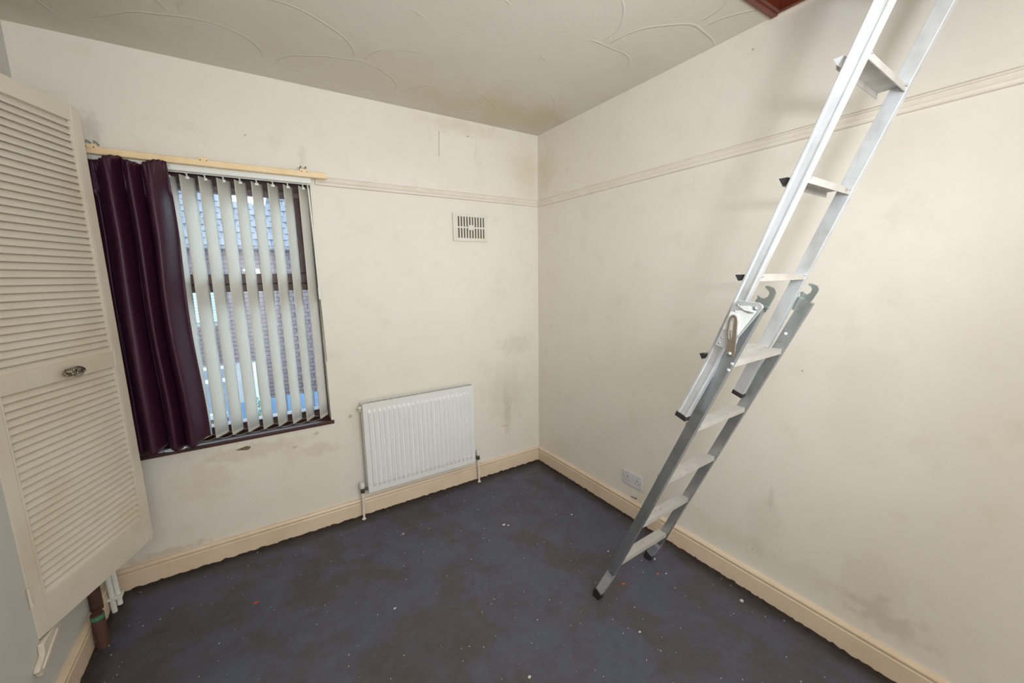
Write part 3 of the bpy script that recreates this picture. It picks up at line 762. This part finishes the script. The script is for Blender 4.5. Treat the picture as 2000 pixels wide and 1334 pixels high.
# (x0, y0, dx/dz, dy/dz, width vector) of each section's front edge line
UP = (-.6803, -1.3755, .0148, -.3775, .2998, .0096)
LO = (-.5966, -1.3249, -.0413, -.4503, .3248, .0124)
class Sec:
    def __init__(s, p):
        s.o = Vector((p[0], p[1], 0)); s.d = Vector((p[2], p[3], 1)); s.wv = Vector((p[4], p[5], 0)); s.w = s.wv.normalized()
        s.n = s.w.cross(s.d).normalized()
        if s.n.y < 0: s.n = -s.n
    def at(s, z, side=0, n=0, w_=0): return s.o+s.d*z+s.wv*side+s.n*n+s.w*w_
    def frame(s, z, side=0):
        m = Matrix((s.w, s.n, s.d.normalized())).transposed().to_4x4(); m.translation = s.at(z, side); return m
U_, L_ = Sec(UP), Sec(LO)
RT, RD = .022, .036
def rail_part(S_, side, z0, z1, prof, name='rail', label=None):
    mb = MB(); sgn = -1 if side == 0 else 1
    def fl_(z): return UPFL*max(0, (1.20-z)/(1.20-1.033)) if (S_ is U_ and side == 0) else 0
    zs_ = [z0, 1.12, 1.18, 1.21, z1] if (S_ is U_ and side == 0) else [z0, z1]
    rg = [[mb.b.verts.new(S_.at(t, side, b, sgn*(a+fl_(t)))) for a, b in prof] for t in zs_]; n = len(prof)
    for A, B_ in zip(rg, rg[1:]):
        for i in range(n): mb.b.faces.new((A[i], A[(i+1) % n], B_[(i+1) % n], B_[i]))
    mb.b.faces.new(rg[0][::-1]); mb.b.faces.new(rg[-1])
    o = mb.build(name, M['alu' if S_ is U_ else 'alu_low'], lad, bevel=.0008)
    if label: o['label'] = label
    return o
# a: outwards from the tread end, b: depth backwards
chan = [(0, 0), (RT, 0), (RT+.0015, .0015), (RT+.0015, .0065), (RT-.001, .0085), (RT-.001, RD-.009), (RT+.0015, RD-.007), (RT+.0015, RD-.0015), (RT, RD), (0, RD)]
plain = [(0, .001), (.001, 0), (RT-.001, 0), (RT, .001), (RT, RD-.001), (RT-.001, RD), (.001, RD), (0, RD-.001)]
ZT = 3.05; UPFL = .028
for side in (0, 1):
    rail_part(U_, side, 1.033 if side == 0 else 1.046, ZT, chan)
    rail_part(L_, side, .16, 1.392, plain)
    # flared foot
    sgn = -1 if side == 0 else 1; mb = MB(); rings = []
    fl = (.026 if side == 0 else .038, -.004 if side == 0 else .022)
    for k, z in enumerate((.165, .135, .11, .06, .028)):
        t = (0, 0, .26, .70, 1)[k]
        c = Vector((sgn*fl[0]*t, fl[1]*t, 0))
        rings.append([mb.b.verts.new(L_.at(z, side, b, sgn*a)+c) for a, b in plain])
    for A, B_ in zip(rings, rings[1:]):
        for i in range(8): mb.b.faces.new((A[i], A[(i+1) % 8], B_[(i+1) % 8], B_[i]))
    mb.b.faces.new(rings[0]); mb.b.faces.new(rings[-1][::-1])
    ft = mb.build('foot', M['alu'], lad); c = Vector((sgn*fl[0], fl[1], 0))
    mb = MB(); rings = []
    for z, g in ((.040, .002), (.012, .003), (.0, .0015)):
        cc = [L_.at(max(z, .0), side, b, sgn*a)+c for a, b in ((-g, -g), (RT+g, -g), (RT+g, RD+g), (-g, RD+g))]
        for v in cc: v.z = z if z == 0 else v.z
        rings.append([mb.b.verts.new(v) for v in cc])
    for A, B_ in zip(rings, rings[1:]):
        for i in range(4): mb.b.faces.new((A[i], A[(i+1) % 4], B_[(i+1) % 4], B_[i]))
    mb.b.faces.new(rings[0]); mb.b.faces.new(rings[-1][::-1])
    mb.build('rubber_foot', M['black'], ft, bevel=.003)['label'] = 'black rubber foot'
    # end cap of the upper section
    mb = MB(); z = 1.033 if side == 0 else 1.046
    mb.prism([(-.0015, -.002), (RT+.003, -.002), (RT+.003, RD+.002), (-.0015, RD+.002)], lambda a, b, t: U_.at(t, side, b, sgn*(a+(UPFL if side == 0 else 0))), z-.012, z+.004)
    mb.build('end_cap', M['black'], lad, bevel=.002)['label'] = 'black plastic end cap'
def tread(S_, z, depth, lip, w_ratio=1.0, protr=False):
    """flat tread with front and back lips turned down; z is the height of the front lip's lower edge"""
    f0 = S_.at(z, 0); t_ = .0022; yb = depth; zt = z+lip
    prof = [(0, z), (t_, z), (t_, zt-t_), (yb-t_, zt-t_), (yb-t_, z+.002), (yb, z+.002), (yb+.0, zt-.001), (yb-.001, zt), (.001, zt), (0, zt-.001)]
    mb = MB()
    def f(a, b, t):
        p = S_.o+S_.d*z+S_.wv*t; q = Vector((0, 1, 0)); return (p.x+q.x*a, p.y+a, b)
    mb.prism(prof, f, -.0, 1.0)
    # anti-slip ribs
    for k in range(9):
        a = .005+(yb-.010)*k/8
        mb.prism([(a-.0012, zt-.0002), (a, zt+.0010), (a+.0012, zt-.0002)], f, .02, .98)
    o = mb.build('tread', M['alu_tread'], lad); return o
for k in range(5):
    tr = tread(L_, .2320+.2452*k, .045, .019)
for k in range(7):
    z = 1.2264+.2448*k
    if z < 2.9:
        tr = tread(U_, z, .060, .019)
        # folded tread tab that shows behind the rail
        for side in (0, 1):
            sgn = -1 if side == 0 else 1
            if side == 0: mb = MB(); p = U_.o+U_.d*z+U_.wv*side
            if side == 0: mb.prism([(.0395, z+.019), (.060, z+.019), (.051, z+.002)], lambda a, b, t: (p.x+sgn*t, p.y+a, b), 0, RT*.9)
            if side == 0: mb.build('tread_end', M['alu'] if z > 1.9 else M['black'], tr)
            mb = MB(); q = U_.at(z+.013, side, .001, sgn*-.006); mb.sphere(q, .0035, (1, .5, 1), 8); mb.build('rivet', M['steel'], tr)

# folding bracket on the left rails: outline points are (y, z) on the rails' outer face
XP = -.700
def plate(name, pts, x0, x1, mat, par, bev=.0012, label=None):
    mb = MB(); mb.prism(pts, lambda a, b, t: (t, a, b), x0, x1); o = mb.build(name, M[mat], par, bevel=bev)
    if label: o['label'] = label
    return o
bk = plate('folding_bracket', [(-1.8986, 1.4185), (-1.9540, 1.4148), (-1.9640, 1.409), (-1.9665, 1.4017), (-1.9060, 1.312), (-1.9000, 1.2870), (-1.8716, 1.2757), (-1.8400, 1.2831), (-1.8847, 1.4075)], -.704, -.6995, 'alu', lad, label='riveted alloy bracket joining the two ladder sections')
plate('cover_plate', [(-1.9100, 1.393), (-1.9330, 1.4046), (-1.9500, 1.3892), (-1.9035, 1.318), (-1.8930, 1.330), (-1.8596, 1.3333), (-1.880, 1.3851)], -.7052, -.7035, 'bright_steel', bk, .0006)
plate('pressed_slot', [(-1.902, 1.4035), (-1.929, 1.4045), (-1.9465, 1.387), (-1.918, 1.392)], -.7068, -.7045, 'bright_steel', bk, .0005)
plate('slot_shadow', [(-1.905, 1.3965), (-1.944, 1.3860), (-1.930, 1.3850)], -.7074, -.7064, 'grille_dark', bk, 0)
plate('bracket_edge', [(-1.9665, 1.4017), (-1.9632, 1.4040), (-1.9020, 1.311), (-1.9060, 1.312)], -.7055, -.7035, 'alu', bk, .0004)
# slotted latch lever: bar with a long hole, built as a closed ring
mb = MB()
lo = [(-1.8835, 1.372), (-1.8896, 1.3782), (-1.8985, 1.3770), (-1.9040, 1.3700), (-1.9057, 1.3608), (-1.9053, 1.3000), (-1.8890, 1.2960), (-1.8798, 1.3000), (-1.8770, 1.3355), (-1.8795, 1.3580)]
li = [(-1.8865, 1.366), (-1.8885, 1.3695), (-1.8930, 1.3700), (-1.8958, 1.3670), (-1.8954, 1.3599), (-1.8925, 1.3120), (-1.8890, 1.3060), (-1.8850, 1.3090), (-1.8828, 1.3285), (-1.8845, 1.3560)]
for x0, x1 in ((-.7125, -.7085),):
    A = [[mb.b.verts.new((x, a, b)) for a, b in P_] for x in (x0, x1) for P_ in (lo, li)]
    n = len(lo)
    for i in range(n):
        j = (i+1) % n
        mb.b.faces.new((A[0][i], A[0][j], A[1][j], A[1][i])); mb.b.faces.new((A[2][i], A[3][i], A[3][j], A[2][j]))
        mb.b.faces.new((A[0][i], A[2][i], A[2][j], A[0][j])); mb.b.faces.new((A[1][i], A[1][j], A[3][j], A[3][i]))
mb.prism([(-1.9053, 1.3000), (-1.9045, 1.2700), (-1.9000, 1.2570), (-1.8913, 1.2540), (-1.8815, 1.2590), (-1.8775, 1.2680), (-1.8798, 1.3000), (-1.8890, 1.2960)], lambda a, b, t: (t, a, b), -.7125, -.7085)
lv = mb.build('latch_lever', metal('dull_bronze_steel', (194, 182, 170), .36, (160, 148, 136)), bk, bevel=.0008); lv['label'] = 'slotted steel latch lever'
def rivet(par, x, y, z, r, mat='steel', dirx=-1):
    mb = MB(); M_ = Matrix.Translation((x, y, z)) @ Matrix.Rotation(-PI/2 if dirx < 0 else PI/2, 4, 'Y')
    mb.lathe([(r, 0), (r, r*.25), (r*.8, r*.55), (r*.4, r*.75), (.0003, r*.8)], M_, 14); mb.build('rivet', M[mat], par, smooth='auto')
for y, z, r in ((-1.9456, 1.3987, .0060), (-1.8981, 1.4055, .0028), (-1.8921, 1.3885, .0028), (-1.8595, 1.3081, .0028), (-1.8535, 1.292, .0028)): rivet(bk, -.704, y, z, r)
rivet(lv.parent, -.7125, -1.8885, 1.2645, .0075)
mb = MB(); mb.tube([(-.7125, -1.8885, 1.2645), (-.688, -1.8885, 1.2645)], .004, 10); mb.build('pivot_pin', M['steel'], bk)
for y, z in ((-1.8760, 1.226), (-1.8665, 1.205)): rivet(lad, L_.at(1.2, 0, 0, -RT).x+.0005, y, z, .0058, 'alu')
# hooks on the tops of the lower rails
LH = [(-1.9272, 1.4182), (-1.9332, 1.4253), (-1.9319, 1.4318), (-1.9358, 1.434), (-1.9411, 1.4273), (-1.951, 1.4247), (-1.9599, 1.4305), (-1.963, 1.4398), (-1.9602, 1.4456), (-1.9517, 1.4538), (-1.9509, 1.4583), (-1.9575, 1.46), (-1.975, 1.4536), (-1.9814, 1.4436), (-1.9783, 1.432), (-1.9653, 1.4031), (-1.9575, 1.386), (-1.938, 1.394)]
hk = plate('hook', LH, -.671, -.667, 'steel', lad, .0009, 'galvanised catch hook')
mb = MB(); mb.prism([(-1.928, 1.415), (-1.967, 1.4015), (-1.9640, 1.395), (-1.925, 1.408)], lambda a, b, t: (t, a, b), -.676, -.667); mb.build('hook_fold', M['steel'], hk, bevel=.0012)
xr = L_.at(1.39, 1).x
RH = [(-1.8997, 1.4142), (-1.9017, 1.4223), (-1.9002, 1.4288), (-1.9079, 1.4316), (-1.9128, 1.4267), (-1.921, 1.4229), (-1.9299, 1.4301), (-1.9324, 1.4401), (-1.9292, 1.447), (-1.9218, 1.4524), (-1.921, 1.4578), (-1.9281, 1.4592), (-1.9474, 1.4511), (-1.9525, 1.4414), (-1.9494, 1.4296), (-1.9343, 1.4004), (-1.9180, 1.394)]
sh = lambda P_: [(a-.004, b) for a, b in P_]
hk = plate('hook', RH, -.327, -.3225, 'steel', lad, .0009, 'galvanised catch hook')
rp = plate('hook_plate', [(-1.8898, 1.4148), (-1.8988, 1.4141), (-1.9343, 1.4004), (-1.918, 1.3592), (-1.8808, 1.3711)], -.3295, -.3265, 'steel', hk, .0008)
for y, z, r in ((-1.9107, 1.3926, .0026), (-1.9046, 1.3763, .0026)):
    mb = MB(); mb.tube([(-.3292, y, z), (-.3305, y, z)], r, 10); mb.build('screw', M['grille_dark'], hk)
rivet(lad, -.327, -1.8693, 1.2868, .0055, 'bright_steel')
for y, z in ((-1.8547, 1.2576), (-1.832, 1.190)):
    mb = MB(); mb.tube([(-.322, y, z), (-.3305, y, z)], .0042, 12); mb.build('bolt_hole', M['grille_dark'], lad)

# ------------------------------------------------------------------ floor debris
def flake(x, y, r, mat, seed, h=.003):
    mb = MB(); n = 7; rnd = random.Random(seed)
    P_ = [(x+r*rnd.uniform(.5, 1)*math.cos(2*PI*i/n), y+r*rnd.uniform(.3, .8)*math.sin(2*PI*i/n)) for i in range(n)]
    mb.prism(P_, lambda a, b, t: (a, b, t+abs(a-x)*.15), .0002, h)
    return mb.build('plaster_flake' if mat == 'flake' else 'brick_fleck', M[mat])
for i, (x, y, r) in enumerate(((-1.986, -.455, .011), (-.278, -1.379, .010), (-.471, -1.328, .010))):
    tag(flake(x, y, r, 'orange', i), ('orange fleck on the floor below the window', 'orange fleck on the floor just right of the ladder feet', 'orange fleck on the floor between the ladder feet')[i], 'debris')
FL = [(-.71, -.60, .012, 'larger plaster flake of a close pair in front of the radiator right end'), (-.69, -.62, .009, 'smaller plaster flake of a close pair in front of the radiator right end'),
    (-.30, -.75, .008, 'plaster flake on the floor near the room corner, left of the socket'), (-.36, -1.12, .007, 'tiny plaster flake on the floor just behind the ladder'),
    (-.10, -1.70, .012, 'pale plaster flake close to the right skirting, beyond the ladder feet'), (-2.21, -.90, .010, 'plaster flake at the bottom left, right of the standing pipe'),
    (-2.33, -.99, .010, 'plaster flake nearest the left skirting at the picture bottom'), (-1.92, -1.02, .008, 'plaster flake on the open floor below the curtain, near the picture bottom'),
    (-.24, -1.40, .007, 'plaster flake beside the right rubber foot of the ladder'), (-1.25, -.34, .009, 'plaster flake in front of the radiator left valve'),
    (-1.45, -.85, .008, 'plaster flake alone in the middle of the floor, below the radiator left end'), (-.62, -1.55, .009, 'plaster flake in front of the left ladder foot'),
    (-.20, -1.30, .009, 'plaster flake between the right ladder foot and the skirting'), (-1.12, -1.45, .008, 'plaster flake at the bottom centre of the picture')]
for i, (x, y, r, lab) in enumerate(FL): tag(flake(x, y, r, 'flake', 20+i), lab, 'debris', 'plaster flakes on the floor')
mb = MB(); rnd = random.Random(4)
for i in range(420):
    x = rnd.uniform(WL+.05, -.04); y = -rnd.random()**1.2*2.4-.04; r = rnd.uniform(.0012, .0038)
    a = rnd.uniform(0, PI); ca, sa = math.cos(a), math.sin(a)
    pts = [(x+r*ca, y+r*sa), (x-r*.5*sa, y+r*.5*ca), (x-r*ca, y-r*sa), (x+r*.5*sa, y-r*.5*ca)]
    mb.prism(pts, lambda a_, b_, t: (a_, b_, t), .0002, .0018)
tag(mb.build('floor_grit', M['flake']), 'fine pale grit scattered over the floor', 'debris', None, 'stuff')

# ------------------------------------------------------------------ outside: brick house opposite
HY = 6.0; EZ = 2.05
house = thing('brick_house', (-2, HY, -2.8), 'brick house with grey tiled roof seen through the blind', 'house')
hw = MB(); hw.box(-7, 3.5, HY+.02, HY+.3, -2.8, EZ); hw = hw.build('wall', M['mortar'], house)
holes = [(-3.3, -2.40, .80, 1.30), (-3.3, -2.30, -.85, .02), (-2.16, -1.95, -.85, .02), (.3, 1.5, .3, 1.5), (-5.6, -4.4, .3, 1.5)]
def inhole(x0, x1, z0, z1): return any(x1 > a-.01 and x0 < b+.01 and z1 > c-.01 and z0 < d+.01 for a, b, c, d in holes)
mb = MB(); mb.box(-.1065, .1065, -.012, .02, -.0325, .0325, .003)
bmesh.ops.recalc_face_normals(mb.b, faces=mb.b.faces); bm_me = bpy.data.meshes.new('brick'); 
mb.b.free(); mb = MB(); mb.box(-.1065, .1065, -.012, .02, -.0325, .0325); bmesh.ops.recalc_face_normals(mb.b, faces=mb.b.faces); mb.b.to_mesh(bm_me); mb.b.free(); bm_me.materials.append(M['brick'])
far = MB(); cand = []
for j in range(64):
    z = -2.76+j*.075
    if z > EZ-.05: break
    for i in range(-31, 16):
        x = i*.225+(.1125 if j % 2 else 0)
        if x < -6.8 or x > 3.3 or inhole(x-.107, x+.107, z-.033, z+.033): continue
        near = -2.60 < x < -1.10 and -.60 < z < 1.98
        cand.append((x, z, near))
cnt = 0
for x, z, near in sorted(cand, key=lambda c: (not c[2], abs(c[0]+1.8)+abs(c[1]-.9))):
    dy = random.uniform(-.004, .004)
    if near and cnt < 230:
        o = bpy.data.objects.new('brick', bm_me); C.objects.link(o); o.location = (x, HY+dy, z); setpar(o, hw); cnt += 1
    else: far.box(x-.1065, x+.1065, HY-.012+dy, HY+.02, z-.0325, z+.0325)
o = far.build('brickwork', M['brick_far'], hw); o['kind'] = 'stuff'
for k, (a, b, c, d) in enumerate(holes):
    mb = MB(); mb.box(a, b, HY-.01, HY+.04, c, d); 
    if k == 0:
        pn = mb.build('cladding_panel', M['board_blue'], house); nb = 10
        for j in range(nb):
            z = c+(d-c)*j/nb; mb = MB(); mb.prism([(HY-.012, z+.002), (HY-.030, z+.004), (HY-.018, z+(d-c)/nb-.002), (HY-.012, z+(d-c)/nb-.002)], lambda p, q, t: (t, p, q), a, b); mb.build('board', M['board_blue'], pn)
    else:
        wn = mb.build('window', M['white_frame'], house); mb = MB()
        zz = c+(d-c)*.72
        mb.box(a+.05, b-.05, HY-.014, HY-.006, c+.05, zz-.04); mb.box(a+.05, b-.05, HY-.014, HY-.006, zz+.03, d-.05); mb.build('pane', M['dark_glass'], wn)
        mb = MB(); mb.box(a-.05, b+.05, HY-.06, HY+.0, c-.06, c, .01); mb.build('window_ledge', M['mortar'], wn)
# gutter and roofs
mb = MB(); mb.tube([(-7, HY-.10, EZ+.0), (3.5, HY-.10, EZ+.0)], .055, 10); mb.build('gutter', paint('dark_gutter', (60, 56, 60), None, .5, 6, .4), house, smooth='auto')
mb = MB(); mb.tube([(-2.52, HY-.07, EZ), (-2.52, HY-.07, -2.8)], .035, 10); mb.build('downpipe', paint('grey_downpipe', (120, 108, 112), None, .5, 6, .4), house, smooth='auto')
SL = math.radians(40)
def ridge(x):  # slope length of the roof at x: low saddle in the middle with the sky above it
    if x < -2.45: return 3.2
    if x < -2.05: return 3.2-(x+2.45)/.4*1.85
    if x < -1.50: return 1.35
    if x < -1.20: return 1.35+(x+1.50)/.3*1.85
    return 3.2
mb = MB(); prev = None
for i in range(106):
    x = -7+.1*i; L = ridge(x); a = (x, HY-.12, EZ); b = (x, HY-.12+L*math.cos(SL), EZ+L*math.sin(SL))
    ring = [mb.b.verts.new(a), mb.b.verts.new(b), mb.b.verts.new((b[0], b[1]+.05, b[2]-.1)), mb.b.verts.new((a[0], a[1]+.05, a[2]-.06))]
    if prev:
        for q in range(4): mb.b.faces.new((prev[q], ring[q], ring[(q+1) % 4], prev[(q+1) % 4]))
    prev = ring
roof = mb.build('roof', M['roof_base'], house)
RM = Matrix.Rotation(SL, 4, 'X')
def tile_geo(mb, T_):
    n = 5; prev = None
    for i in range(n+1):
        s_ = i/n; x = -.098+.196*s_; hgt = .014*math.sin(PI*s_); lo_ = -.0+.016*(1-math.sin(PI*s_))
        col = [mb.b.verts.new(T_ @ Vector(p)) for p in ((x, lo_, .018+hgt), (x, .24, .004+hgt), (x, lo_, .004+hgt*.4))]
        if prev:
            mb.b.faces.new((prev[0], col[0], col[1], prev[1])); mb.b.faces.new((prev[2], col[2], col[0], prev[0]))
        prev = col
mb = MB(); tile_geo(mb, RM); bmesh.ops.recalc_face_normals(mb.b, faces=mb.b.faces); t_me = bpy.data.meshes.new('roof_tile'); mb.b.to_mesh(t_me); mb.b.free(); t_me.materials.append(M['tile'])
far = MB(); cand = []
for j in range(16):
    for i in range(-34, 17):
        x = i*.2+(.1 if j % 2 else 0); t = .19*j
        if t+.2 > ridge(x-.08) or t+.2 > ridge(x+.08): continue
        cand.append((x, t))
def isnear(x): return -2.95 < x < -.9
cnt = 0
for x, t in sorted(cand, key=lambda c: abs(c[0]+1.9)):
    pos = (x, HY-.15+t*math.cos(SL), EZ+.01+t*math.sin(SL))
    if cnt < 200:
        o = bpy.data.objects.new('roof_tile', t_me); C.objects.link(o); o.location = pos; setpar(o, roof); cnt += 1
    else: tile_geo(far, Matrix.Translation(pos) @ RM)
o = far.build('roof_tiling', M['tile_far'], roof); o['kind'] = 'stuff'
# yard, blue boards and a shrub against the house
mb = MB(); mb.box(-12, 9, .4, 16, -2.9, -2.8); S(mb.build('ground', M['ground']), 'grey paved yard below the window', 'ground')
fb = thing('blue_fence', (-1.6, 4.6, -2.8), 'blue board fence standing in front of the brick house', 'fence')
for k in range(16):
    x = -2.35+.13*k; mb = MB(); mb.box(x, x+.118, 4.6, 4.625, -2.8, -.34+.03*random.random(), .004); mb.build('board', M['fence_blue'], fb)
for z in (-2.3, -.7):
    mb = MB(); mb.box(-2.35, -.27, 4.626, 4.67, z, z+.08, .004); mb.build('fence_rail', M['fence_blue'], fb)
sh_ = thing('shrub', (-1.95, 4.3, -2.8), 'dull green shrub growing against the blue fence', 'shrub')
mb = MB(); rnd = random.Random(3)
for i in range(900):
    a = rnd.uniform(0, 2*PI); h = rnd.random(); r = .26*math.sqrt(rnd.random())*(1-.5*h)
    c = Vector((-1.98+r*math.cos(a), 4.3+r*math.sin(a), -2.0+1.75*h)); d = Vector((rnd.uniform(-1, 1), rnd.uniform(-1, 1), rnd.uniform(-.3, 1))).normalized()*.05; e = d.cross(Vector((0, 0, 1)))*.5
    mb.b.faces.new([mb.b.verts.new(c), mb.b.verts.new(c+d*.5+e), mb.b.verts.new(c+d), mb.b.verts.new(c+d*.5-e)])
o = mb.build('foliage', M['leaf'], sh_); o['kind'] = 'stuff'
mb = MB(); mb.tube([(-1.95, 4.3, -2.8), (-1.97, 4.3, -1.6), (-1.98, 4.3, -.6)], .02, 8); mb.build('stem', M['rust'], sh_)
